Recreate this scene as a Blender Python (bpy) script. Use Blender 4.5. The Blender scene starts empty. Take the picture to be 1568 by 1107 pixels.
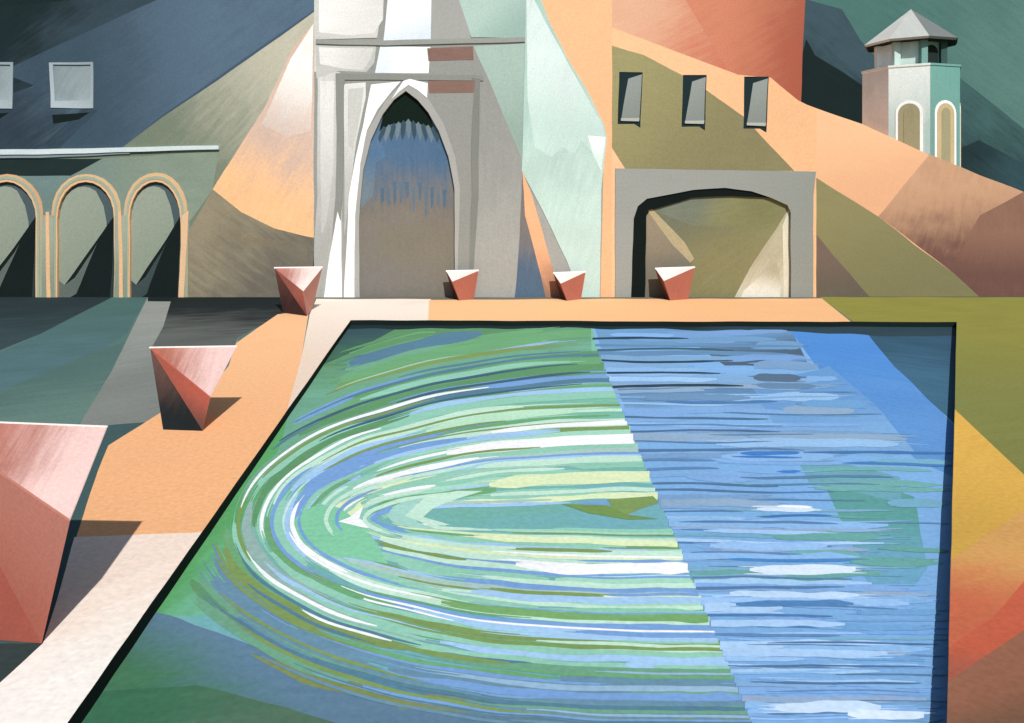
import bpy, math, random
from mathutils import Vector, noise
from mathutils.geometry import delaunay_2d_cdt
random.seed(7)
F=1568*28/36.0      # camera focal length in image pixels; turns image coordinates into world positions
EYE=5.0; HZ=300.0; CX=784.0
YW=F*EYE/155.0      # facade line of the courtyard
CAL=1.0
sc=bpy.context.scene
sc.view_settings.view_transform='Standard'; sc.view_settings.look='None'; sc.view_settings.exposure=0
# ------------------------------------------------------------- mappings
def Wm(u,v,d=0): return Vector(((u-CX)*YW/F, YW-d, EYE-(v-HZ)*YW/F))
def At(u,v,y): return Vector(((u-CX)*y/F, y, EYE-(v-HZ)*y/F))
def Gm(u,v,d=0):
    y=F*EYE/(v-HZ); return Vector(((u-CX)*y/F,y,d))
def Pm(u,v,d=0):
    y=F*(EYE+.2)/(v-HZ); return Vector(((u-CX)*y/F,y,-.2+d))
def Hm(u,v,d=0):
    iy=1/60.0+(v-157)*(1/39.6-1/60.0)/300.0
    y=1/iy; p=At(u,v,y); p.y-=d; return p
YS=130.0
def Sm(u,v,d=0): return At(u,v,YS)-Vector((0,d,0))
def Rm(u,v,d=0): return At(u,v,75.0)-Vector((0,d,0))
# ------------------------------------------------------------- materials
def lin(h,k=1.0):
    h=h.lstrip('#'); o=[]
    for i in (0,2,4):
        c=int(h[i:i+2],16)/255
        c=c/12.92 if c<=.04045 else ((c+.055)/1.055)**2.4
        o.append(c*CAL*k)
    g=.3*o[0]+.59*o[1]+.11*o[2]
    o=[min(.92,x+(g-x)*.12) for x in o]
    return (*o,1)
cache={}
def paint(c,c2=None,p=None,q=None,along=(1,0,0),across=(0,0,1),s=.12,fs=4.0,k=1.0,rough=.95,name='painted_plaster'):
    key=(c,c2,str(p),str(q),along,across,s,fs,k,rough)
    if key in cache: return cache[key]
    m=bpy.data.materials.new(name); m.use_nodes=True
    nt=m.node_tree; N=nt.nodes; L=nt.links; N.clear()
    out=N.new('ShaderNodeOutputMaterial'); b=N.new('ShaderNodeBsdfPrincipled'); L.new(b.outputs[0],out.inputs[0])
    b.inputs['Roughness'].default_value=rough; b.inputs['Specular IOR Level'].default_value=.05
    tc=N.new('ShaderNodeTexCoord')
    def dot(vec):
        n=N.new('ShaderNodeVectorMath'); n.operation='DOT_PRODUCT'; L.new(tc.outputs['Object'],n.inputs[0]); n.inputs[1].default_value=vec; return n.outputs['Value']
    cb=N.new('ShaderNodeCombineXYZ')
    L.new(dot(tuple(x*fs*.12 for x in along)),cb.inputs[0]); L.new(dot(tuple(x*fs for x in across)),cb.inputs[1])
    n1=N.new('ShaderNodeTexNoise'); n1.inputs['Scale'].default_value=1; n1.inputs['Detail'].default_value=3; n1.inputs['Roughness'].default_value=.7
    L.new(cb.outputs[0],n1.inputs['Vector'])
    n2=N.new('ShaderNodeTexNoise'); n2.inputs['Scale'].default_value=fs*.14; n2.inputs['Detail'].default_value=2
    L.new(tc.outputs['Object'],n2.inputs['Vector'])
    n3=N.new('ShaderNodeTexNoise'); n3.inputs['Scale'].default_value=fs*3.2; n3.inputs['Detail'].default_value=1; n3.inputs['Roughness'].default_value=.8
    L.new(tc.outputs['Object'],n3.inputs['Vector'])
    def math_(op,a,b_,c_=None):
        n=N.new('ShaderNodeMath'); n.operation=op
        for i,x in enumerate((a,b_,c_)):
            if x is None: continue
            if isinstance(x,(int,float)): n.inputs[i].default_value=x
            else: L.new(x,n.inputs[i])
        return n.outputs[0]
    col=None
    if c2:
        p=Vector(p);q=Vector(q);dv=q-p; dv=dv/dv.length_squared
        g=math_('SUBTRACT',dot(tuple(dv)),p.dot(dv))
        t=math_('MULTIPLY_ADD',n1.outputs[0],.7,-.35); g=math_('ADD',g,t)
        t=math_('MULTIPLY_ADD',n2.outputs[0],.6,-.3); g=math_('ADD',g,t)
        mr=N.new('ShaderNodeMapRange'); mr.interpolation_type='SMOOTHSTEP'; L.new(g,mr.inputs[0])
        mx=N.new('ShaderNodeMix'); mx.data_type='RGBA'; L.new(mr.outputs[0],mx.inputs[0])
        mx.inputs[6].default_value=lin(c,k); mx.inputs[7].default_value=lin(c2,k); col=mx.outputs[2]
    v=math_('MULTIPLY_ADD',n1.outputs[0],s*2.2,1-s*1.1)
    v=math_('ADD',v,math_('MULTIPLY_ADD',n2.outputs[0],s*2,-s))
    v=math_('ADD',v,math_('MULTIPLY_ADD',n3.outputs[0],.34,-.17))
    sc_=N.new('ShaderNodeVectorMath'); sc_.operation='SCALE'
    if col: L.new(col,sc_.inputs[0])
    else: sc_.inputs[0].default_value=lin(c,k)[:3]
    L.new(v,sc_.inputs['Scale']); L.new(sc_.outputs[0],b.inputs['Base Color'])
    if name!='ripple_paint':
        bp=N.new('ShaderNodeBump'); bp.inputs['Strength'].default_value=.07; bp.inputs['Distance'].default_value=.1/fs
        L.new(n3.outputs[0],bp.inputs['Height']); L.new(bp.outputs[0],b.inputs['Normal'])
    cache[key]=m; return m
class R:
    def __init__(s,pts,c,d=0,c2=None,g=None,a=0,s_=.1,k=1.0,fs=None):
        s.pts=pts;s.c=c;s.d=d;s.c2=c2;s.g=g;s.a=a;s.s=s_;s.k=k;s.fs=fs
def pip(x,y,P):
    r=False;j=len(P)-1
    for i in range(len(P)):
        xi,yi=P[i];xj,yj=P[j]
        if (yi>y)!=(yj>y) and x<(xj-xi)*(y-yi)/(yj-yi)+xi: r=not r
        j=i
    return r
def relief(name,regs,mapf,thick,ground=False,fs=4.0,edge=None,wob=.7,side_dir=None,k=1.0,step=16):
    V=[];E=[]
    for r in regs:
        P=r.pts; pts=[]
        for i in range(len(P)):
            a=Vector(P[i]);b=Vector(P[(i+1)%len(P)]); L=(b-a).length
            n=max(1,min(60,int(L/step)))
            for j in range(n): pts.append(a.lerp(b,j/n))
        s0=len(V); V+=pts; n=len(pts); E+=[(s0+i,s0+(i+1)%n) for i in range(n)]
    vs,es,fs_,*_=delaunay_2d_cdt(V,E,[],0,.05)
    def wobf(p):
        q=Vector((p.x*.02,p.y*.02,3.1)); q2=Vector((p.x*.02,p.y*.02,9.7))
        q3=Vector((p.x*.09,p.y*.09,1.7))
        return (p.x+wob*1.6*noise.noise(q)+wob*.4*noise.noise(q3), p.y+wob*1.4*noise.noise(q2))
    info=[];mats=[];mi={}
    for f in fs_:
        cx=sum(vs[i].x for i in f)/3; cy=sum(vs[i].y for i in f)/3
        t=None
        for ri in range(len(regs)-1,-1,-1):
            if pip(cx,cy,regs[ri].pts): t=ri;break
        if t is not None and regs[t].c is None: t=None
        info.append(t)
    vd={};VV=[];FF=[];FM=[]
    def vert(i,d):
        key=(i,round(d,4))
        if key not in vd:
            u,v=wobf(vs[i]); vd[key]=len(VV); VV.append(mapf(u,v,d))
        return vd[key]
    def matof(r):
        if r not in mi:
            rr=regs[r]; a=math.radians(rr.a)
            if ground: al=(math.cos(a),math.sin(a),0);ac=(-math.sin(a),math.cos(a),0)
            else: al=(math.cos(a),0,math.sin(a));ac=(-math.sin(a),0,math.cos(a))
            p=q=None
            if rr.c2: p=mapf(*rr.g[0]);q=mapf(*rr.g[1])
            m=paint(rr.c,rr.c2,p,q,tuple(round(x,3) for x in al),tuple(round(x,3) for x in ac),rr.s,rr.fs or fs,rr.k*k)
            if m not in mats: mats.append(m)
            mi[r]=mats.index(m)
        return mi[r]
    if edge: mats.append(edge); ei=0
    ed={}
    for f,t in zip(fs_,info):
        for a in range(3):
            e=(f[a],f[(a+1)%3]); ed.setdefault(tuple(sorted(e)),[]).append(t)
        if t is None: continue
        FF.append([vert(i,regs[t].d) for i in f]); FM.append(matof(t))
    back={}
    def bvert(i):
        if i not in back:
            u,v=wobf(vs[i]); p=mapf(u,v,0)
            p=p+(Vector((0,0,-thick)) if ground else Vector((0,thick,0)))
            back[i]=len(VV);VV.append(p)
        return back[i]
    for (a,b),ts in ed.items():
        if len(ts)==1: ts=ts+[None]
        x,y=ts
        if x is None and y is None: continue
        if x is None or y is None:
            t=x if x is not None else y; d=regs[t].d
            FF.append([vert(a,d),vert(b,d),bvert(b),bvert(a)]); FM.append(ei if edge else matof(t))
        elif abs(regs[x].d-regs[y].d)>1e-4:
            t=x if regs[x].d>regs[y].d else y
            FF.append([vert(a,regs[x].d),vert(b,regs[x].d),vert(b,regs[y].d),vert(a,regs[y].d)]); FM.append(matof(t))
    me=bpy.data.meshes.new(name); me.from_pydata([tuple(p) for p in VV],[],FF)
    for m in mats: me.materials.append(m)
    me.polygons.foreach_set('material_index',FM)
    ob=bpy.data.objects.new(name,me); sc.collection.objects.link(ob); return ob
def arch(l,r,vt,vs,vb,n=12):
    c=(l+r)/2;h=(r-l)/2
    return [(l,vb)]+[(c-h*math.cos(math.pi*i/n),vs-(vs-vt)*math.sin(math.pi*i/n)) for i in range(n+1)]+[(r,vb)]
B=466
# ============================================================= arcade building
A=[]
A.append(R([(-420,-40),(481,-40),(481,B),(-420,B)],'#43586a',0,'#203034',((330,210),(120,-20)),35,.14))
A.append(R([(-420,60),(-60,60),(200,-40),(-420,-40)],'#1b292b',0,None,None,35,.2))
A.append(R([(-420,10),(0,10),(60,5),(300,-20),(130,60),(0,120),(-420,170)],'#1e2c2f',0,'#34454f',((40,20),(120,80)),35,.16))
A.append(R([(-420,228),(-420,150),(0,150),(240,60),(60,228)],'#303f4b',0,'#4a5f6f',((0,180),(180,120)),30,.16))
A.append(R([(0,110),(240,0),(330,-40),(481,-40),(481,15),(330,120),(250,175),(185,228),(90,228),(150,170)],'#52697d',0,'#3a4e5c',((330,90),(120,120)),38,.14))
A.append(R([(481,18),(430,55),(330,125),(250,178),(185,228),(60,240),(60,B),(481,B)],'#b9b49e',0,'#6f7a66',((440,70),(240,220)),45,.12))
A.append(R([(-420,243),(155,243),(335,232),(325,290),(290,340),(290,B),(-420,B)],'#7f8e7c',0,'#68807c',((250,280),(60,280)),5,.12))
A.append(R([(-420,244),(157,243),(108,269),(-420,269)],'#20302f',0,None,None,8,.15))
A.append(R([(480,36),(450,70),(405,165),(325,290),(285,362),(284,B),(481,B)],'#cfb09d',0,'#efb67c',((430,190),(380,310)),62,.1))
A.append(R([(480,36),(445,90),(415,160),(400,190),(440,210),(476,200)],'#f0eae2',0,'#d0b9ab',((460,100),(420,205)),70,.14))
A.append(R([(325,290),(370,325),(420,350),(470,362),(481,364),(481,B),(282,B),(285,362)],'#6d675a',0,'#8d8268',((440,440),(320,320)),-35,.16))
A.append(R([(335,360),(400,365),(470,372),(470,400),(420,380)],'#87785c',0,'#746c5c',((350,365),(450,390)),-30,.15))
# string course
A.append(R([(-420,229),(60,229),(200,226),(336,223),(336,229),(200,233),(60,237),(-420,237)],'#c6d2d2',.14,None,None,0,.1))
A.append(R([(-420,237),(60,237),(200,233),(200,236),(60,242),(-420,242)],'#7b8e93',.08,None,None,0,.1))
# arcade
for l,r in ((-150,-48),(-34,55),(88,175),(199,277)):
    A.append(R(arch(l-9,r+11,266 if l<150 else 264,325,B),'#cda071' if l<80 else '#d6ac7c',.03,'#9a9b80',(((l+r)/2,270),((l+r)/2,420)),90,.12))
    A.append(R(arch(l-5,r+6,269,328,B),'#9aa58c',.05,None,None,90,.1))
    A.append(R(arch(l-2,r+2,274,330,B),'#dfae7c',.03,None,None,90,.1))
    A.append(R(arch(l,r,278,335,B),'#4a5b5e',-.14,'#2b393a',((r,300),(r,440)),80,.1))  # dark tone left showing at right and top is painted arch shadow
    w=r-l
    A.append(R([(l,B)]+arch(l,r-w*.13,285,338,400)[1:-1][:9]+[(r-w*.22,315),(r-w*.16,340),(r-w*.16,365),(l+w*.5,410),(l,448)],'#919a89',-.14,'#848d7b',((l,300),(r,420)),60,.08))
    A.append(R([(l,448),(l+w*.45,395),(r-w*.2,352),(r-w*.02,330),(r-w*.1,B),(l,B)],'#172020',-.14,None,None,50,.15))  # shadow low in the arch, painted as a black triangle
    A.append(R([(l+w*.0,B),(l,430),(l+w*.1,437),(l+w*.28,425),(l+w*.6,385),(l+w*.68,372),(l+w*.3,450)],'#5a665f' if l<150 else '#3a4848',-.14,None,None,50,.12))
for a,b in ((62,87),(173,198)):
    A.append(R([(a+4,330),(b-4,330),(b-3,B),(a+3,B)],'#98a08a',.07,'#7f8b78',((a,350),(a,450)),90,.1))
    A.append(R([(a+9,325),(a+14,325),(a+17,B),(a+11,B)],'#dfae7c',.09,None,None,90,.1))
A.append(R([(280,330),(290,322),(286,380),(281,B),(273,B),(277,380)],'#dcb184',.05,None,None,90,.1))
# windows
for l,r in ((-46,20),(76,143),(-180,-110)):
    A.append(R([(l,96),(r,95),(r,166),(l+2,165)],'#a9b6ba',.04,'#8b999e',((l,165),(r,96)),0,.1))
    A.append(R([(l+6,99),(r-4,99),(r-5,153),(l+8,155)],'#7b898f',-.03,'#8f9ea1',((l,100),(r,150)),60,.08))
    A.append(R([(l+4,176),(r-5,172),(r-22,183),(l+6,190)],'#16211f',0,None,None,0,.1))  # painted shadow beneath the window
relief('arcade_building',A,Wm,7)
# ============================================================= gatehouse
G=[]
G.append(R([(481,-40),(937,-40),(937,B),(481,B)],'#90918b',0.0,'#9b9b95',((700,200),(780,400)),90,.05))
G.append(R([(481,-40),(486,-40),(486,300),(480,400),(476,B),(525,B),(520,110),(481,110)],'#cbc9c2',0,'#a3a49e',((500,120),(500,420)),85,.14))
G.append(R([(490,124),(512,124),(510,260),(500,340),(492,360)],'#dddbd5',0,'#bcbbb4',((500,140),(500,340)),85,.14))
G.append(R([(481,-40),(589,-40),(577,58),(486,60)],'#c8c6bf',0.03,None,None,5,.14))
G.append(R([(488,-40),(590,-40),(586,30),(572,50),(540,54),(489,50)],'#e9e7e2',0.03,'#d8d6d0',((500,10),(570,50)),5,.14))
G.append(R([(598,-40),(663,-40),(659,64),(587,62)],'#f0f4f8',0.03,'#d5dee9',((620,10),(640,60)),80,.1))
G.append(R([(662,-40),(705,-40),(722,62),(659,64)],'#a09f9a',0.03,None,None,80,.05))
G.append(R([(690,-40),(806,-40),(805,58),(722,57)],'#abc4b9',0.03,'#93b0a5',((740,10),(780,55)),10,.09))
G.append(R([(484,68),(576,70),(573,96),(561,110),(520,108),(484,120)],'#bdbcb6',0.0,None,None,0,.1))
G.append(R([(488,72),(572,74),(566,92),(556,107),(522,104),(490,98)],'#e2e0da',0.0,'#cfcec8',((490,80),(560,105)),0,.14))
G.append(R([(582,71),(659,72),(656,112),(574,112)],'#dfe8f2',0.0,'#f5f6f6',((590,80),(650,100)),10,.1))
G.append(R([(726,70),(804,66),(803,262),(796,236),(760,150)],'#9fb6aa',0.0,'#8ba296',((780,90),(790,230)),100,.06))
G.append(R([(484,60),(590,62),(805,57),(805,64),(590,70),(484,67)],'#94968f',0.07,None,None,0,.08))
G.append(R([(654,74),(725,71),(726,92),(656,93)],'#84645a',0.015,None,None,0,.16))
G.append(R([(514,112),(740,116),(740,124),(528,122),(527,200),(524,300),(516,400),(510,B),(500,B),(514,300),(516,200)],'#878982',0.05,None,None,88,.08))
G.append(R([(722,120),(735,122),(732,300),(722,B),(710,B),(722,300)],'#7c7e77',0.04,None,None,90,.07))
G.append(R([(527,128),(560,126),(560,150),(545,220),(535,300),(527,360)],'#d8d7d1',0.0,'#b0b0aa',((540,140),(530,330)),85,.14))
G.append(R([(533,136),(557,134),(553,170),(540,230),(533,220)],'#c2c1ba',0.0,None,None,85,.12))
G.append(R([(517,322),(522,340),(524,B),(495,B),(505,390)],'#eeebe6',0.02,'#f8f6f4',((510,340),(510,450)),85,.12))
G.append(R([(476,B),(480,410),(505,345),(500,400),(490,B)],'#a5a39b',0.02,None,None,75,.12))
# arch surround
G.append(R([(560,150),(575,126),(655,124),(727,124),(722,200),(718,B),(540,B),(545,300)],'#90908a',0.02,'#8b8b84',((600,150),(700,400)),90,.05))
G.append(R([(655,124),(727,124),(726,142),(657,143)],'#84675a',0.03,None,None,0,.16))
G.append(R([(543,B),(542,340),(548,262),(560,205),(590,155),(622,122),(655,150),(680,190),(697,240),(704,290),(700,B)],'#a1a09a',0.04,None,None,90,.06))
G.append(R([(568,130),(614,125),(600,140),(578,168),(562,200),(552,250),(544,330),(543,400),(543,B),(526,B),(531,380),(534,300),(545,240),(557,190)],'#f8f6f4',0.05,'#efece8',((580,150),(535,440)),70,.07))
G.append(R([(618,124),(628,121),(655,128),(654,150),(640,138),(626,130),(612,140),(600,152)],'#f8f6f4',0.06,None,None,20,.08))
door=[(551,B),(550,340),(556,262),(568,215),(586,175),(603,153),(622,139),(640,153),(656,172),(672,200),(687,240),(696,290),(697,B)]
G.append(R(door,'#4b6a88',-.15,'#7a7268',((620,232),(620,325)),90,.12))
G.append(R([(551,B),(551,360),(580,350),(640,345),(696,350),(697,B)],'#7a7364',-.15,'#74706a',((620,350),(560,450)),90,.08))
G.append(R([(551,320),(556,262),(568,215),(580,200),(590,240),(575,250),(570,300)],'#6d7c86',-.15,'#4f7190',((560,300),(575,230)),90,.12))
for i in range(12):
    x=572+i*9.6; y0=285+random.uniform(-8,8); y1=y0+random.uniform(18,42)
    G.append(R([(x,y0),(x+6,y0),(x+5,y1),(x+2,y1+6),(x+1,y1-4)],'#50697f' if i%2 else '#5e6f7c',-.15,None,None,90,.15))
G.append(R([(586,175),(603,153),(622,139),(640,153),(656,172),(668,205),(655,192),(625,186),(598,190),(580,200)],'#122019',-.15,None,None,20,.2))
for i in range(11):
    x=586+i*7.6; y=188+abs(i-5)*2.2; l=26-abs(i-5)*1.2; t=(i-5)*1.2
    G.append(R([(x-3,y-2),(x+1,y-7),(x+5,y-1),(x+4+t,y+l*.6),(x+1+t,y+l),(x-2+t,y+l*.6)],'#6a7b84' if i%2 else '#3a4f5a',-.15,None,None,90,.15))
# right wing of gatehouse: light pale panel, peach, slate
G.append(R([(806,-40),(937,-40),(937,B),(919,B),(925,230),(868,88),(816,-20)],'#efb47f',0.02,'#e9ab78',((880,30),(930,300)),60,.05))
G.append(R([(806,-40),(812,-40),(840,30),(868,88),(900,140),(925,192),(929,212),(921,290),(918,B),(893,B),(868,400),(830,320),(799,262),(803,120)],'#a9c6bb',0.03,'#b6d0c6',((850,150),(890,350)),75,.09))
G.append(R([(806,0),(812,-10),(866,90),(923,192),(926,215),(921,262),(908,235),(890,215),(880,235),(860,225),(845,240),(818,225),(808,150)],'#d2e2dc',0.03,'#b9d2c9',((850,80),(860,220)),72,.13))
G.append(R([(900,208),(927,210),(921,262),(908,236)],'#ecf1ee',0.03,'#cfe0d9',((920,215),(908,240)),70,.1))
G.append(R([(800,262),(815,300),(862,B),(832,B),(806,350),(801,310)],'#e9a877',0.02,'#9b7058',((825,360),(845,460)),110,.1))
G.append(R([(800,262),(804,330),(820,390),(838,B),(787,B),(795,380)],'#50667c',0.02,'#76706e',((798,420),(820,360)),85,.12))
relief('gatehouse',G,Wm,9)
# ============================================================= portal building (right)
Q=[]
Q.append(R([(937,42),(1000,66),(1130,114),(1180,119),(1226,157),(1250,166),(1250,B),(937,B)],'#efb884',0,'#e8ae7a',((1000,80),(1200,200)),-25,.05))
Q.append(R([(937,70),(985,84),(1060,122),(1140,180),(1216,262),(958,262),(937,228)],'#98905f',0,'#827b54',((960,90),(1100,240)),-10,.09))
Q.append(R([(937,226),(959,262),(943,262),(941,B),(937,B)],'#efb482',0.0,None,None,90,.05))
Q.append(R([(942,258),(1060,260),(1249,263),(1245,300),(1245,B),(942,B)],'#92958f',.05,'#888b83',((1000,270),(1230,440)),0,.05))
Q.append(R([(966,B),(970,335),(976,316),(990,304),(1060,291),(1110,288),(1150,293),(1180,303),(1120,300),(1060,303),(996,322),(990,330),(988,B)],'#121a18',-.03,None,None,80,.1))  # shadow of the arch edge, painted as a black band
Q.append(R([(988,B),(990,330),(996,322),(1060,303),(1120,300),(1180,303),(1206,314),(1211,326),(1208,B)],'#7f7b52',-.14,'#6a6d57',((1120,390),(1080,310)),40,.13))
Q.append(R([(1000,322),(1060,303),(1120,300),(1180,303),(1206,316),(1180,350),(1060,345)],'#6d7564',-.14,'#7b7a50',((1060,310),(1120,350)),10,.16))
Q.append(R([(990,330),(998,324),(1040,380),(1060,400),(1060,430),(1040,B),(988,B)],'#8c8069',-.14,'#6e6a5c',((1000,340),(1020,440)),110,.13))
Q.append(R([(992,322),(1000,320),(1050,372),(1064,396),(1058,402),(1030,375)],'#a89a74',-.14,None,None,120,.12))
Q.append(R([(1120,B),(1150,410),(1190,350),(1208,322),(1210,B)],'#a8a082',-.14,'#c2bca4',((1170,380),(1190,455)),60,.13))
Q.append(R([(1200,345),(1210,320),(1211,B),(1202,B)],'#cfc9b0',-.14,None,None,90,.12))
Q.append(R([(1140,445),(1190,400),(1198,430),(1195,B),(1130,B)],'#d9d4c4',-.14,'#a8a082',((1170,450),(1180,410)),40,.2))
for l,r,t in ((948,984,110),(1046,1082,114),(1140,1177,117)):
    Q.append(R([(l,t),(r,t),(r-3,t+86),(l+24,t+80),(l-2,t+80)],'#1f2f33',-.04,None,None,80,.1))  # dark left and bottom margins are painted recess shadow
    Q.append(R([(l+14,t+10),(r-1,t+3),(r-4,t+72),(l+4,t+71)],'#8f9590',-.04,'#7f857f',((l,t),(r,t+80)),90,.06))
    Q.append(R([(l+3,t+71),(r-4,t+71),(r-5,t+76),(l+3,t+75)],'#a9aba0',.03,None,None,0,.06))
relief('portal_building',Q,Wm,7)
# ============================================================= hillside
H=[]
top=[(1215,150),(1235,160),(1320,190),(1425,238),(1500,268),(1568,294),(1700,330),(2100,360)]
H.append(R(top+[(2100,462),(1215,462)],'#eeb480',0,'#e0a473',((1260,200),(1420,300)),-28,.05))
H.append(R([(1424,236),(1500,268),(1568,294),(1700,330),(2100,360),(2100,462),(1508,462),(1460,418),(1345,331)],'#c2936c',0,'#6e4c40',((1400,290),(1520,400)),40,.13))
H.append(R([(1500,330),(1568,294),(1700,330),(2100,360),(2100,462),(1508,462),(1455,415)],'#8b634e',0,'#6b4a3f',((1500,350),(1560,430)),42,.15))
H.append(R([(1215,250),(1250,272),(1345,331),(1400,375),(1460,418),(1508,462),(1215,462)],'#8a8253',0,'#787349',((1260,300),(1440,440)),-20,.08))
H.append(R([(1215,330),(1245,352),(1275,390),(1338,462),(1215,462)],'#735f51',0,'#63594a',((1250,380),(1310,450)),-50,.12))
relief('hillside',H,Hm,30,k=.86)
# ============================================================= rust coloured wall behind the portal building
RW=[]
RW.append(R([(830,-50),(1233,-50),(1233,0),(1226,160),(1226,384),(830,384)],'#dca683',0,'#c2694a',((960,20),(1150,70)),25,.09,fs=2))
RW.append(R([(1020,-50),(1233,-50),(1233,0),(1226,160),(1226,384),(1180,384),(1110,100)],'#c87a58',0,'#a2533c',((1090,60),(1230,90)),30,.12,fs=2))
relief('rust_wall_building',RW,Rm,12,k=1.06)
# ============================================================= sky
S=[]
S.append(R([(-1200,-700),(2600,-700),(2600,460),(-1200,460)],'#46706a',0,'#527a72',((1300,50),(1560,150)),-35,.09,fs=1.3))
S.append(R([(1180,-60),(1238,0),(1290,15),(1320,60),(1420,180),(1460,460),(1100,460),(1100,-60)],'#2a3a3e',0,'#3b515a',((1240,130),(1290,70)),-40,.16,fs=1.3))
S.append(R([(1236,60),(1250,85),(1290,110),(1330,135),(1345,220),(1200,180)],'#1c2829',0,None,None,-30,.1,fs=1.3))
S.append(R([(1460,110),(1568,195),(1700,280),(1700,460),(1440,460),(1440,200)],'#2d4645',0,'#3d5f5e',((1480,260),(1520,150)),-40,.14,fs=1.3))
S.append(R([(1500,215),(1580,260),(1700,330),(1640,400),(1480,300),(1460,230)],'#233638',0,'#2f4a50',((1480,220),(1560,290)),-35,.14,fs=1.3))
relief('sky',S,Sm,2,wob=3,step=60)
# ============================================================= helpers for meshes
def mesh(name,V,Fs,ms,mi,parent=None,smooth=False,bev=0):
    me=bpy.data.meshes.new(name); me.from_pydata([tuple(v) for v in V],[],Fs)
    for m in ms: me.materials.append(m)
    for p,i in zip(me.polygons,mi): p.material_index=i; p.use_smooth=smooth
    ob=bpy.data.objects.new(name,me); sc.collection.objects.link(ob)
    if parent: ob.parent=parent
    return ob
def empty(n):
    e=bpy.data.objects.new(n,None); sc.collection.objects.link(e); return e
# ============================================================= small watchtower on the hill
wt=empty('watchtower')
yt=58.5; K=yt/F; tx=(1394-CX)*K
def zz(v): return EYE-(v-HZ)*K
def ring(R_,z,rot): return [Vector((tx+R_*math.sin(rot+math.radians(22.5+45*i)), yt-R_*math.cos(rot+math.radians(22.5+45*i)), z)) for i in range(8)]
rot=math.radians(17)
R0=71*K
def prism(name,levels,mats_by_angle):
    V=[];Fs=[];mi=[]
    for R_,z in levels: V+=ring(R_,z,rot)
    for l in range(len(levels)-1):
        for i in range(8):
            j=(i+1)%8; Fs.append([l*8+i,l*8+j,(l+1)*8+j,(l+1)*8+i]); mi.append(i)
    Fs.append(list(range(len(V)-8,len(V)))); mi.append(0)
    return mesh(name,V,Fs,mats_by_angle,mi,wt)
def tp(c,c2=None,k=1): 
    if c2: return paint(c,c2,(tx,yt,zz(110)),(tx,yt,zz(220)),(.2,0,1),(1,0,0),.1,3,k)
    return paint(c,None,None,None,(.2,0,1),(1,0,0),.1,3,k)
def bymap(d,default): return [tp(*d.get(i,default)) for i in range(8)]
prism('body',[(R0,0),(R0,zz(112)),(R0*1.02,zz(111)),(R0*1.02,zz(108)),(R0*.75,zz(106.5))],bymap({7:('#67a096','#6a978e'),0:('#40807a','#557f77'),6:('#d9e2df','#a5bdb8',1.1),5:('#f8faf9','#eef2f1',1.3)},('#6fa39b',)))  # side light painted into the faces: pale left, darker right
prism('lantern',[(R0*.62,zz(110)),(R0*.62,zz(66))],bymap({7:('#8fb5ac',),0:('#1d2725',),6:('#c3d6cf',),5:('#f6f4ee',)},('#7fa39b',)))  # lantern faces carry the same painted light and shade
def pil(i,c):
    p0=ring(R0*.66,0,rot)[i]; P=[];h=.22
    for z in (zz(109),zz(67)):
        for a,b in ((-h,-h),(h,-h),(h,h),(-h,h)): P.append((p0.x+a,p0.y+b,z))
    mesh('pillar',P,[[0,1,5,4],[1,2,6,5],[2,3,7,6],[3,0,4,7],[4,5,6,7]],[tp(c)],[0]*5,wt)
for i,c in ((5,'#f8f6f0'),(4,'#f8f6f0'),(6,'#b9cfc8'),(7,'#6f9a92'),(0,'#3b5450'),(1,'#5e7f79')): pil(i,c)  # pillar colours step from painted lit side to shaded side
V=ring(R0*.96,zz(68),rot)+ring(R0*.92,zz(71),rot)+[Vector((tx+.05,yt,zz(14)))]
Fs=[];mi=[]
for i in range(8):
    j=(i+1)%8; Fs.append([i,j,16]);mi.append(i); Fs.append([i+8,j+8,j,i]);mi.append(i)
Fs.append(list(range(8,16)));mi.append(0)
mesh('roof',V,Fs,bymap({7:('#6f7573',),0:('#2a3331',),6:('#b5b8b2',),5:('#d6d6ce',)},('#777777',)),mi,wt)  # roof slopes coloured as lit on the left, shaded on the right
def face_arch(i,w,vt,vb,c,off,name,R_=None):
    n=rot+math.radians(45*(i+1)); ap=(R_ or R0)*math.cos(math.radians(22.5))+off
    nx=Vector((math.sin(n),-math.cos(n),0)); tv=Vector((math.cos(n),math.sin(n),0)); c0=Vector((tx,yt,0))+nx*ap
    P=[]
    h=w/2; zs=zz(vt)-h
    pts=[(-h,zz(vb))]+[(-h*math.cos(math.pi*q/10),zs+h*math.sin(math.pi*q/10)) for q in range(11)]+[(h,zz(vb))]
    nP=len(pts)
    for s,o in pts: v_=c0+tv*s; v_.z=o; P.append(v_)
    for s,o in pts: v_=c0+tv*s-nx*.25; v_.z=o; P.append(v_)
    Fs=[list(range(nP))]+[[q,(q+1)%nP,nP+(q+1)%nP,nP+q] for q in range(nP)]
    mesh(name,P,Fs,[tp(c)],[0]*len(Fs),wt)
for i,w in ((6,1.35),(7,1.5),(0,1.4)):
    face_arch(i,w+.36,161,280,'#f4f8f6',.04,'arch_frame')
    face_arch(i,w,165,280,'#bda97c' if i!=6 else '#9c9672',.07,'arch_opening')
    face_arch(i,w*.5,172,280,'#9a9470',.09,'arch_inner')
face_arch(7,1.1,76,104,'#25302e',.04,'lantern_opening',R0*.62)
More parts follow.
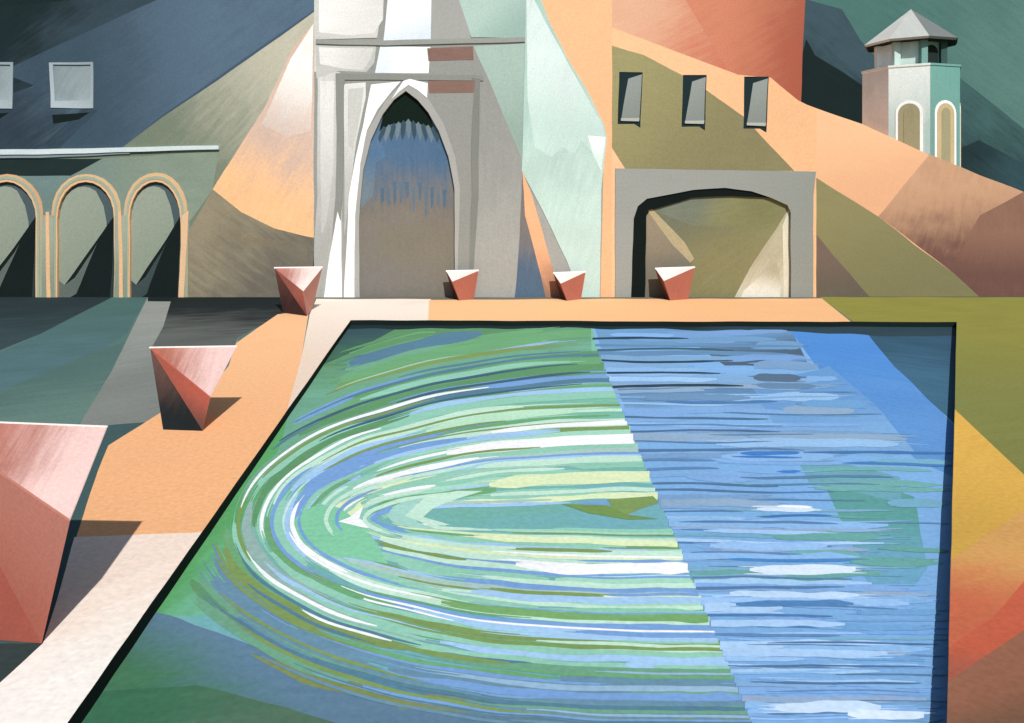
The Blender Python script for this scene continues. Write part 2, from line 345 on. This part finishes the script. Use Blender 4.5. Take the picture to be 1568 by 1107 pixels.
# ============================================================= terrace paving
T=[]
T.append(R([(-3000,455),(5000,455),(5000,1500),(-3000,1500)],'#51716a',0,'#3f5a5a',((100,560),(0,620)),30,.1))
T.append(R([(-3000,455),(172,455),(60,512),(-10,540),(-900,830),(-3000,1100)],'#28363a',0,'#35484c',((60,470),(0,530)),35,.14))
T.append(R([(172,455),(225,455),(195,510),(120,560),(0,640),(-40,640),(-10,545),(60,512)],'#456763',0,'#4d6f73',((180,470),(30,600)),35,.12))
T.append(R([(-300,660),(0,600),(140,540),(200,520),(160,600),(118,652),(0,652)],'#4d6c66',0,'#5d7c72',((60,580),(140,620)),35,.1))
T.append(R([(226,455),(432,450),(432,482),(365,516),(362,530),(300,640),(118,655),(170,570)],'#7b807a',0,'#8b8f88',((200,600),(260,500)),50,.1))
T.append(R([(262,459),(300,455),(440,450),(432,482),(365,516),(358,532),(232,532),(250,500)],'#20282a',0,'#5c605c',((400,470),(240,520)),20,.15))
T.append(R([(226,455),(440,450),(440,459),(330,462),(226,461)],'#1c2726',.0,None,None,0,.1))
T.append(R([(-700,985),(66,985),(40,1010),(-5,1048),(-300,1300),(-1200,1300)],'#33403f',0,None,None,0,.12))
T.append(R([(425,481),(452,478),(472,482),(462,545),(448,612),(560,470),(300,830),(116,824),(150,720),(166,682),(246,632),(318,600),(350,560),(362,525)],'#f4b67c',0,'#efac70',((400,520),(200,760)),60,.05))
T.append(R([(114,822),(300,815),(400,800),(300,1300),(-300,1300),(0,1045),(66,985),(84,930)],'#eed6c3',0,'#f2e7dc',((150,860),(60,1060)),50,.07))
T.append(R([(486,455),(660,455),(657,500),(470,600),(440,628),(462,545),(474,482)],'#ecdccb',0,'#e3c9b2',((560,465),(455,590)),55,.07))
T.append(R([(657,459),(1257,456),(1312,500),(655,500)],'#f3b87c',0,'#efb276',((700,470),(1200,480)),0,.05))
T.append(R([(472,455),(1400,455),(1400,457),(486,458)],'#6d6a5e',0,None,None,0,.1))
# right bank
T.append(R([(1256,455),(2600,455),(2600,1500),(1569,728),(1440,610),(1440,500),(1316,500)],'#8b8732',0,'#7d7f3c',((1500,500),(1540,650)),20,.12))
T.append(R([(1440,605),(1463,628),(1569,728),(2600,1500),(1569,782),(1440,870)],'#dca832',0,'#c99a2c',((1500,700),(1480,830)),40,.1))
T.append(R([(1440,868),(1568,780),(2600,500),(2600,1500),(1440,1500)],'#d09748',0,'#c4603a',((1500,840),(1520,950)),25,.12))
T.append(R([(1440,1000),(1520,945),(1568,890),(1700,800),(2600,1500),(1440,1500)],'#c45736',0,'#a8563f',((1490,980),(1520,1040)),25,.12))
T.append(R([(1440,1050),(1568,965),(1800,900),(2600,1500),(1440,1500)],'#945f45',0,'#7b563e',((1480,1060),(1540,1100)),25,.14))
T.append(R([(537,490),(1000,492),(1465,493),(1450,1107),(1446,1250),(2,1250),(103,1107)],None))
black=paint('#16221f',None,None,None,(1,0,0),(0,0,1),.15,6,1,name='pool_lining')
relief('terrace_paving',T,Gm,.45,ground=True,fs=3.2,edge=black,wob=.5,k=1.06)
# big ground
h=[Gm(-2500,460,-.02),Gm(4500,460,-.02),Gm(4500,1450,-.02),Gm(-2500,1450,-.02)]
o=[Vector((-500,600,-.02)),Vector((500,600,-.02)),Vector((500,-300,-.02)),Vector((-500,-300,-.02))]
mesh('ground',h+o,[[0,1,5,4],[1,2,6,5],[2,3,7,6],[3,0,4,7]],[paint('#6f6a4a','#4f5f4a',(-20,10,0),(20,60,0),(1,0,0),(0,1,0),.15,.6)],[0]*4)
# ============================================================= water
def lu(v): return 537-.703*(v-490)+12
def D(v): return 912+(v-530)*(228/550)
Wt=[]
Wt.append(R([(430,482),(1480,482),(1475,1300),(-120,1300)],'#72b89d',0,'#68a8b4',((600,700),(900,900)),0,.12))
Wt.append(R([(430,482),(905,482),(905,560),(700,600),(480,680),(330,800)],'#578e5e',0,'#68a68a',((600,520),(800,570)),5,.14))
Wt.append(R([(430,482),(640,482),(560,530),(470,570),(440,600)],'#34535b',0,'#3f6a55',((540,500),(500,560)),10,.14))
Wt.append(R([(440,640),(425,690),(390,790),(370,870),(345,940),(-100,960),(300,700)],'#53a45f',0,'#66b28c',((350,800),(400,800)),70,.12))
Wt.append(R([(235,935),(260,942),(350,975),(450,1010),(640,1050),(900,1078),(1140,1096),(1160,1300),(-120,1300)],'#5a7d96',0,'#3e7452',((400,1010),(250,1090)),8,.14))
Wt.append(R([(120,1060),(300,1050),(430,1080),(560,1120),(560,1300),(-100,1300)],'#346d4e',0,'#4d6f58',((200,1080),(450,1100)),10,.16))
Wt.append(R([(380,1000),(520,1040),(700,1068),(900,1085),(1060,1100),(860,1104),(620,1085),(460,1045)],'#7c8a4a',0,'#567a94',((600,1060),(900,1095)),8,.16))
Wt.append(R([(905,482),(912,530),(1010,767),(1140,1080),(1145,1300),(1500,1300),(1500,482)],'#78aee2',0,'#74a9da',((1100,650),(1200,1000)),0,.09))
Wt.append(R([(905,482),(1200,482),(1240,565),(1110,560),(1070,530),(920,535)],'#6699c6',0,'#4d647a',((1060,520),(1180,545)),0,.12))
Wt.append(R([(945,595),(1160,590),(1190,640),(965,645)],'#5b87b2',0,'#7aaddc',((1000,600),(1060,640)),0,.12))
Wt.append(R([(1240,700),(1400,760),(1420,870),(1400,900),(1335,900),(1290,800)],'#559c97',0,'#64a2c2',((1330,790),(1400,880)),0,.1))
Wt.append(R([(1210,690),(1380,730),(1380,770),(1240,740)],'#64a3b2',0,None,None,0,.1))
Wt.append(R([(1200,495),(1330,495),(1390,570),(1475,670),(1475,740),(1400,700),(1340,630),(1250,560)],'#468cd6',0,'#5893d2',((1260,530),(1400,680)),-50,.08))
Wt.append(R([(1150,590),(1270,560),(1340,620),(1400,690),(1360,700),(1210,690),(1180,640)],'#6198d0',0,'#75a8d8',((1200,600),(1300,680)),0,.09))
Wt.append(R([(1320,500),(1480,500),(1480,668),(1410,600),(1370,562)],'#31576e',0,'#3d6a84',((1440,520),(1400,590)),-40,.12))
Wt.append(R([(480,482),(1480,482),(1480,515),(1340,513),(1200,508),(1000,503),(480,503)],'#1f3034',0,'#2e4550',((900,495),(1300,505)),0,.14))
relief('pool_water',Wt,Pm,.2,ground=True,fs=3.0,wob=2.0,k=1.04)
# ripple strokes
ripV={}
cnt=[0]
def nz():
    cnt[0]+=1; return .0015+cnt[0]*.0000042
def inside(u,v): return u>lu(v) and u<1472-(v-490)*.0243 and 503<v<1200
def dark(u,v):  # corner facets of the pool, left free of ripples
    return pip(u,v,[(1210,490),(1490,490),(1490,672),(1478,700),(1400,660),(1330,610),(1255,550)])
def stroke(path,w,c):
    V,Fs=ripV.setdefault(c,([],[]))
    n=len(path)
    if n<4: return
    bs=abs(path[0][0]-D(path[0][1]))<13; be=abs(path[-1][0]-D(path[-1][1]))<13
    e=int(n*.12) if w>4 else 0
    strips=[(0,w,0 if bs else e,n-1-(0 if be else e),bs,be)]
    if w>4:
        for b in range(int(w/2)):
            o=random.uniform(-.5,.5)*w
            i0=random.randint(0,int(n*.12)); 
            if random.random()<.5:
                if not bs: strips.append((o,random.uniform(.8,2),i0,min(n-1,int(n*.3)+3),0,0))
            elif not be: strips.append((o,random.uniform(.8,2),max(0,int(n*.7)-3),n-1-i0,0,0))
    for off,bw,i0,i1,b0,b1 in strips:
        z=nz(); prev=None; ph=random.random()*99
        for i in range(i0,i1+1):
            p=path[i]; a=path[max(0,i-1)];c2_=path[min(n-1,i+1)]
            dx=c2_[0]-a[0];dy=c2_[1]-a[1];l=math.hypot(dx,dy) or 1
            nx,ny=-dy/l,dx/l
            t=(i-i0)/max(1,i1-i0)
            pr=(1 if b0 else min(1,5*t+.1))*(1 if b1 else min(1,5*(1-t)+.1))
            pr=math.sqrt(pr)
            up=bw/2*pr*(1+.5*noise.noise(Vector((i*.22,ph,0)))); dn=bw/2*pr*(1+.5*noise.noise(Vector((i*.22,ph,7))))
            q=[p[0]+nx*(off-up),p[1]+ny*(off-up)],[p[0]+nx*(off+dn),p[1]+ny*(off+dn)]
            i_=len(V); V.append(Pm(*q[0],z)); V.append(Pm(*q[1],z))
            if prev is not None: Fs.append([prev,prev+1,i_+1,i_])
            prev=i_
WHITE,PALE,YEL,MINT,SKY,BLUE,SLATE,OLIVE,GREEN,DEEP='#f2f8f6','#bde2cb','#d9e8b4','#8ac8ae','#9cc6ea','#719fd6','#517f96','#7a9850','#66a670','#3f86c8'
def curve(s,ph):
    a=400+262*s; bt=6+240*s; bb=8+210*s; vc=792+14*s; uc=1010
    ang=-math.pi/2+math.pi*ph
    return uc-a*(math.cos(ang)**.9 if math.cos(ang)>0 else 0), vc+(bt if ang<0 else bb)*math.sin(ang)
def ripple(s,p0,p1,w,c):
    if s<.09: w=min(w,5)
    s=max(s,.05)
    if s<.12 and p0<.5<p1:      # keep the eye of the swirl open
        if p1-.5>.5-p0: p0=.54
        else: p1=.46
    pts=[];n=max(8,int(abs(p1-p0)*90))
    w1=random.uniform(-1,1)*(.014 if s>.12 else .004); f1=random.uniform(0,6)
    for i in range(n+1):
        ph=p0+(p1-p0)*i/n
        u,v=curve(max(.03,s+w1*math.sin(ph*6+f1)),ph)
        v+=3.5*noise.noise(Vector((u*.009,v*.02,1)))
        if not inside(u-4-w/2,v) or u>D(v)+.5: 
            if len(pts)>4: break
            pts=[];continue
        if not pts and u>D(v)-20: pts.append((D(v),v))
        pts.append((u,v))
    if len(pts)>3:
        if p1>.985 and pts[-1][0]>950:
            u,v=pts[-1]
            while u<D(v)-6 : 
                u+=8; v+=.06; pts.append((u,v))
        u,v=pts[-1]
        if D(v)-20<u<D(v): pts.append((D(v),v))
        stroke(pts,w,c)
def pal_for(s,mid,wide=False):
    if s>1.0 and mid>.5: return ['#648ea6','#68a282',OLIVE,BLUE,GREEN,'#8fb4d0','#648ea6',SLATE]
    if s>.85 and mid<.5: return [OLIVE,GREEN,BLUE,MINT,'#6aa684','#8fb4d0','#5a9462',SLATE]
    if s>.6: return [MINT,BLUE,OLIVE,SKY,GREEN,PALE,'#84c6a8',MINT,'#8fb0a8']
    return [MINT,PALE,BLUE,SKY,GREEN,PALE,YEL,'#9dd5ba',MINT,'#a4c4b8']
s=.07
while s<1.40:
    q=random.uniform(-.2,.1)
    while q<1:
        ln=random.uniform(.22,.5); p0=max(0,q); p1=min(1,q+ln)
        ripple(s+random.uniform(-.01,.01),p0,p1,random.uniform(10,17),random.choice(pal_for(s,(p0+p1)/2)))
        q+=ln*.85
    s+=.046
def patch(poly,c):
    z=nz()
    V,Fs=ripV.setdefault(c,([],[])); b=len(V)
    for p in poly: V.append(Pm(p[0],p[1],z))
    Fs.append(list(range(b,b+len(poly))))
s=.06
while s<1.42:
    for q in range(2):
        p0=random.random(); ln=random.uniform(.08,.3); p1=min(1,p0+ln)
        if random.random()<.25: p1=1.0; p0=random.uniform(.6,.88)
        if random.random()<.25: p0=0.0; p1=random.uniform(.12,.35)
        ripple(s+random.uniform(-.012,.012),p0,p1,random.choice((2,3,3,4,5,6,8)),random.choice(pal_for(s,(p0+p1)/2)+[WHITE if s<.95 else SLATE,OLIVE,BLUE]))
    s+=.021
patch([(448,800),(462,783),(490,772),(520,778),(560,806),(580,838),(594,864),(560,858),(520,852),(480,842),(458,826)],'#79c79c')
patch([(518,799),(536,792),(556,776),(550,794),(574,810),(556,808),(536,803)],WHITE)
patch([(592,790),(602,776),(625,764),(660,756),(640,770),(625,786),(640,800),(672,812),(628,808),(602,801)],'#9ccfc0')
patch([(620,790),(650,762),(700,752),(740,752),(700,764),(664,778),(648,792),(690,804),(660,806)],PALE)
patch([(930,765),(1000,760),(1010,770),(985,778),(960,788),(940,782)],OLIVE)
patch([(860,772),(930,774),(960,788),(1010,795),(960,796),(900,786)],'#6f9248')
for s_,p0,p1,w,c in ((.93,.12,.46,4,WHITE),(.80,.2,.55,5,WHITE),(.74,.3,.7,6,BLUE),(.62,.40,.72,7,WHITE),(.58,.42,.8,5,BLUE),(.42,.3,.6,6,PALE),(.36,.32,.6,5,BLUE),
   (.2,.2,.7,6,PALE),(.28,.6,.98,9,PALE),(.5,.0,.22,15,WHITE),(.24,0,.2,17,YEL),(.37,0,.2,9,PALE),(.31,.84,1,16,WHITE),(.13,.75,1,9,YEL),(.55,.8,1,11,SKY),(.66,.78,1,12,'#72a862'),(.43,.8,1,8,PALE),
   (.92,.56,.8,5,WHITE),(.98,.54,.86,5,SLATE),(1.02,.05,.34,4,'#3f6478'),(.88,.05,.3,3,'#3f6478'),(1.06,.6,.8,5,SLATE),(1.0,.7,.8,4,WHITE),(.7,0,.22,13,'#b3dfbd'),(.62,0,.15,7,WHITE),(.85,0,.22,6,SKY),(.95,.02,.2,4,'#3f6478'),(1.1,.52,.8,6,OLIVE),(1.22,.6,.85,5,OLIVE),(.48,.1,.3,4,OLIVE),(.68,.12,.34,4,OLIVE),(.52,.84,.97,5,OLIVE),(.2,.84,.97,5,OLIVE)):
    ripple(s_,p0,p1,w,c)
def hz(u0,u1,v,w,c,sl=0.0):
    pts=[];u=u0
    ph=random.random()*6
    if abs(u0-D(v))<12: u=D(v)-6
    while u<u1:
        vv=v+sl*(u-u0)+.8*math.sin(u*.018+ph)+3*noise.noise(Vector((u*.008,v*.05,5)))
        if inside(u,vv) and u>D(vv)-.5 and not dark(u,vv):
            if not pts and u<D(vv)+14: pts.append((D(vv),vv))
            pts.append((u,vv))
        elif len(pts)>3: break
        u+=9
    stroke(pts,w,c)
v=510
while v<1106:
    for q in range(2):
        dL=D(v); 
        u0=random.choice((dL,dL,dL+random.uniform(20,250),random.uniform(dL,1350)))
        u1=min(1475,u0+random.uniform(120,400))
        m_=(u0+u1)/2
        if v<560: pal=['#5f8bb2','#719fd6','#6a9cc8','#76a4cc']
        elif m_>1330: pal=['#6ea6dc','#68a0d2','#7cb0e2','#6b9dc8','#70abc2']
        elif v>790: pal=['#92bfec','#a6cbf0','#7aaae0','#84b6e6','#7fa9d2',SKY,'#8fa9c8']
        else: pal=['#84b4e4','#7aaae0','#759fc8','#92bfe8','#7aa8d4','#8aa9c6']
        if 1220<m_<1420 and 690<v<900: pal=['#6aabaa','#62a49e','#6eaac4']
        hz(u0,u1,v+random.uniform(-2,2),random.choice((3,5,7,10,13)),random.choice(pal),random.uniform(-.004,.015))
    v+=10
v=600
while v<1100:
    u0=random.choice((D(v)+3,D(v)+random.uniform(10,160),random.uniform(D(v),1330))); u1=u0+random.uniform(90,260)
    hz(u0,min(1462,u1),v,random.choice((2,2.5,3,4)),random.choice(('#5580a6','#5b88b8','#4a7db4','#557fa8')),random.uniform(0,.02))
    v+=random.uniform(9,19)
for u0,u1,v_,w,c in ((1130,1330,872,15,'#d4e4f5'),(1110,1310,858,4,DEEP),(1150,1260,780,8,'#cbe0f5'),(1190,1250,777,4,WHITE),(1165,1280,790,3,'#3976b4'),(1100,1340,925,9,'#4d84ba'),(1090,1350,911,10,'#b9d6f3'),
  (1160,1380,1083,18,'#c1d9f2'),(1280,1440,1096,14,'#d0e2f4'),(1130,1430,1020,3,'#4c739e'),(1150,1420,1046,3,'#4c739e'),(1175,1440,985,3,'#4c739e'),(1060,1330,955,10,'#a4caf0'),(1080,1400,1000,12,'#a2c8ee'),
  (1125,1240,694,6,'#3a7cc6'),(1120,1230,700,3,'#3a7cc6'),(975,1160,690,3,'#4a769e'),(1230,1465,692,4,'#4076ae'),(1290,1465,712,4,'#447fbb'),(1000,1200,742,3,'#50789e'),(1190,1230,720,4,'#3a7cc6'),(1010,1200,752,3,'#50789e'),
  (960,1180,608,9,'#6a92b8'),(950,1180,640,3,'#4a6f94'),(960,1200,660,3,'#4a6f94'),(920,1130,535,3,'#3f6478'),(918,1060,518,3,'#2b475a'),(930,1130,552,3,'#2b475a'),(930,1110,571,3,'#2b475a'),(940,1145,592,4,'#2b475a'),(925,1050,512,5,'#7cb0e6'),(935,1120,580,7,'#98c4ec'),
  (1145,1240,579,12,'#566f8a'),(1150,1265,590,9,'#6087aa'),(1040,1285,800,4,'#557fac'),(1050,1290,815,6,'#9cc6f0'),(1060,1300,835,11,'#90bdec'),(1070,1300,900,4,'#527ca8')):
    hz(u0,u1,v_,w,c,.004)
par=bpy.data.objects['pool_water']
for i,(c,(V,Fs)) in enumerate(ripV.items()):
    m=paint(c,None,None,None,(1,0,0),(0,1,0),.1,3.5,1.04,.9,'ripple_paint')
    mesh('ripple_%d'%i,V,Fs,[m],[0]*len(Fs),par)
# ============================================================= planters
def planter(A_,B_,C_,yb,yf,b1,b2,b3,cols,gt=(0.0,1.0)):
    a=At(*A_,yb);b=At(*B_,yb);c=At(*C_,yf); p=Gm(*b1);q=Gm(*b2);r=Gm(*b3)
    for x in (p,q,r): x.z=-.005
    top,topr,lt,ll,rt_,bk=cols
    V=[a,b,c,p,q,r]
    Fs=[[0,2,1],[0,4,2],[0,3,4],[2,4,5,1],[0,1,5,3],[3,5,4]]
    al=(.3,.3,.9)
    fs=9 if yb<12 else (6 if yb<20 else 5)
    w=b-a
    ms=[paint(top,topr,a+w*gt[0],a+w*gt[1]+Vector((0,0,.1)),al,(.9,.2,-.3),.1,fs,.93),  # pale top tone has sunlight painted into it
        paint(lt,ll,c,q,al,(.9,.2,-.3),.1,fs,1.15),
        paint(ll,rt_,a,p,al,(.9,.2,-.3),.12,fs,1.1),  # lower left face darkens downward as painted shade
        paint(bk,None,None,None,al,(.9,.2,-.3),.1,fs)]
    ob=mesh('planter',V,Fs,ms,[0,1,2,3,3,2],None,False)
    ob.modifiers.new('b','BEVEL').width=.012
    def bar(s,e,t,nm,m):
        d=(e-s).normalized(); up=Vector((0,0,1)); n=d.cross(up).normalized()*t
        vs=[]
        for x in (s,e):
            vs+=[x+n+up*t,x-n+up*t,x-n-up*t,x+n-up*t]
        mesh(nm,vs,[[0,1,2,3],[4,5,6,7],[0,1,5,4],[1,2,6,5],[2,3,7,6],[3,0,4,7]],[m],[0]*6,ob)
    t=.016*yb/18
    bar(a,b,t,'rim_back',paint('#f6ece6',None,None,None,al,(.9,.2,-.3),.08,fs))
    return ob
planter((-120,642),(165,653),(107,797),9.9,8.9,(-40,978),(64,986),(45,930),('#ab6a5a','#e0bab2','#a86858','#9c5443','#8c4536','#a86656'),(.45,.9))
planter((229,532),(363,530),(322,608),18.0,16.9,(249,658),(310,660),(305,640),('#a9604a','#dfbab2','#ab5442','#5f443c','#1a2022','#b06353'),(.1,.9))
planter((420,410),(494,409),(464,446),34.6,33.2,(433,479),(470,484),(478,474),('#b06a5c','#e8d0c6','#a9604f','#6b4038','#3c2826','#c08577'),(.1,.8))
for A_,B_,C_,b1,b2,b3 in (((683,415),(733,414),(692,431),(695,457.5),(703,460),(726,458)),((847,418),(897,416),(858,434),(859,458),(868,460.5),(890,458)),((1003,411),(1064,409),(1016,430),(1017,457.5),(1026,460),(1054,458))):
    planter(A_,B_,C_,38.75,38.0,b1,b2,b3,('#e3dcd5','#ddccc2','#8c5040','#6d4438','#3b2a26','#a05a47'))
# ============================================================= light
Ld=Vector((-.2,.72,-.66)).normalized()
sun=bpy.data.lights.new('sun','SUN'); sun.energy=4.2; sun.angle=math.radians(.6); sun.color=(1,.98,.95)
so=bpy.data.objects.new('sun',sun); sc.collection.objects.link(so); so.rotation_euler=Ld.to_track_quat('-Z','Y').to_euler()
w=bpy.data.worlds.new('World'); sc.world=w; w.use_nodes=True
nt=w.node_tree; bg=nt.nodes['Background']; sk=nt.nodes.new('ShaderNodeTexSky'); sk.sky_type='NISHITA'; sk.sun_disc=False
sk.sun_elevation=math.asin(-Ld.z); sk.sun_rotation=math.atan2(-Ld.x,-Ld.y)
nt.links.new(sk.outputs[0],bg.inputs[0]); bg.inputs[1].default_value=.07
cam=bpy.data.cameras.new('camera'); co=bpy.data.objects.new('camera',cam); sc.collection.objects.link(co)
co.location=(0,0,EYE); co.rotation_euler=(math.radians(90),0,0); cam.lens=28; cam.sensor_width=36; cam.shift_y=-(553.5-HZ)/1568; cam.clip_end=2000
sc.camera=co
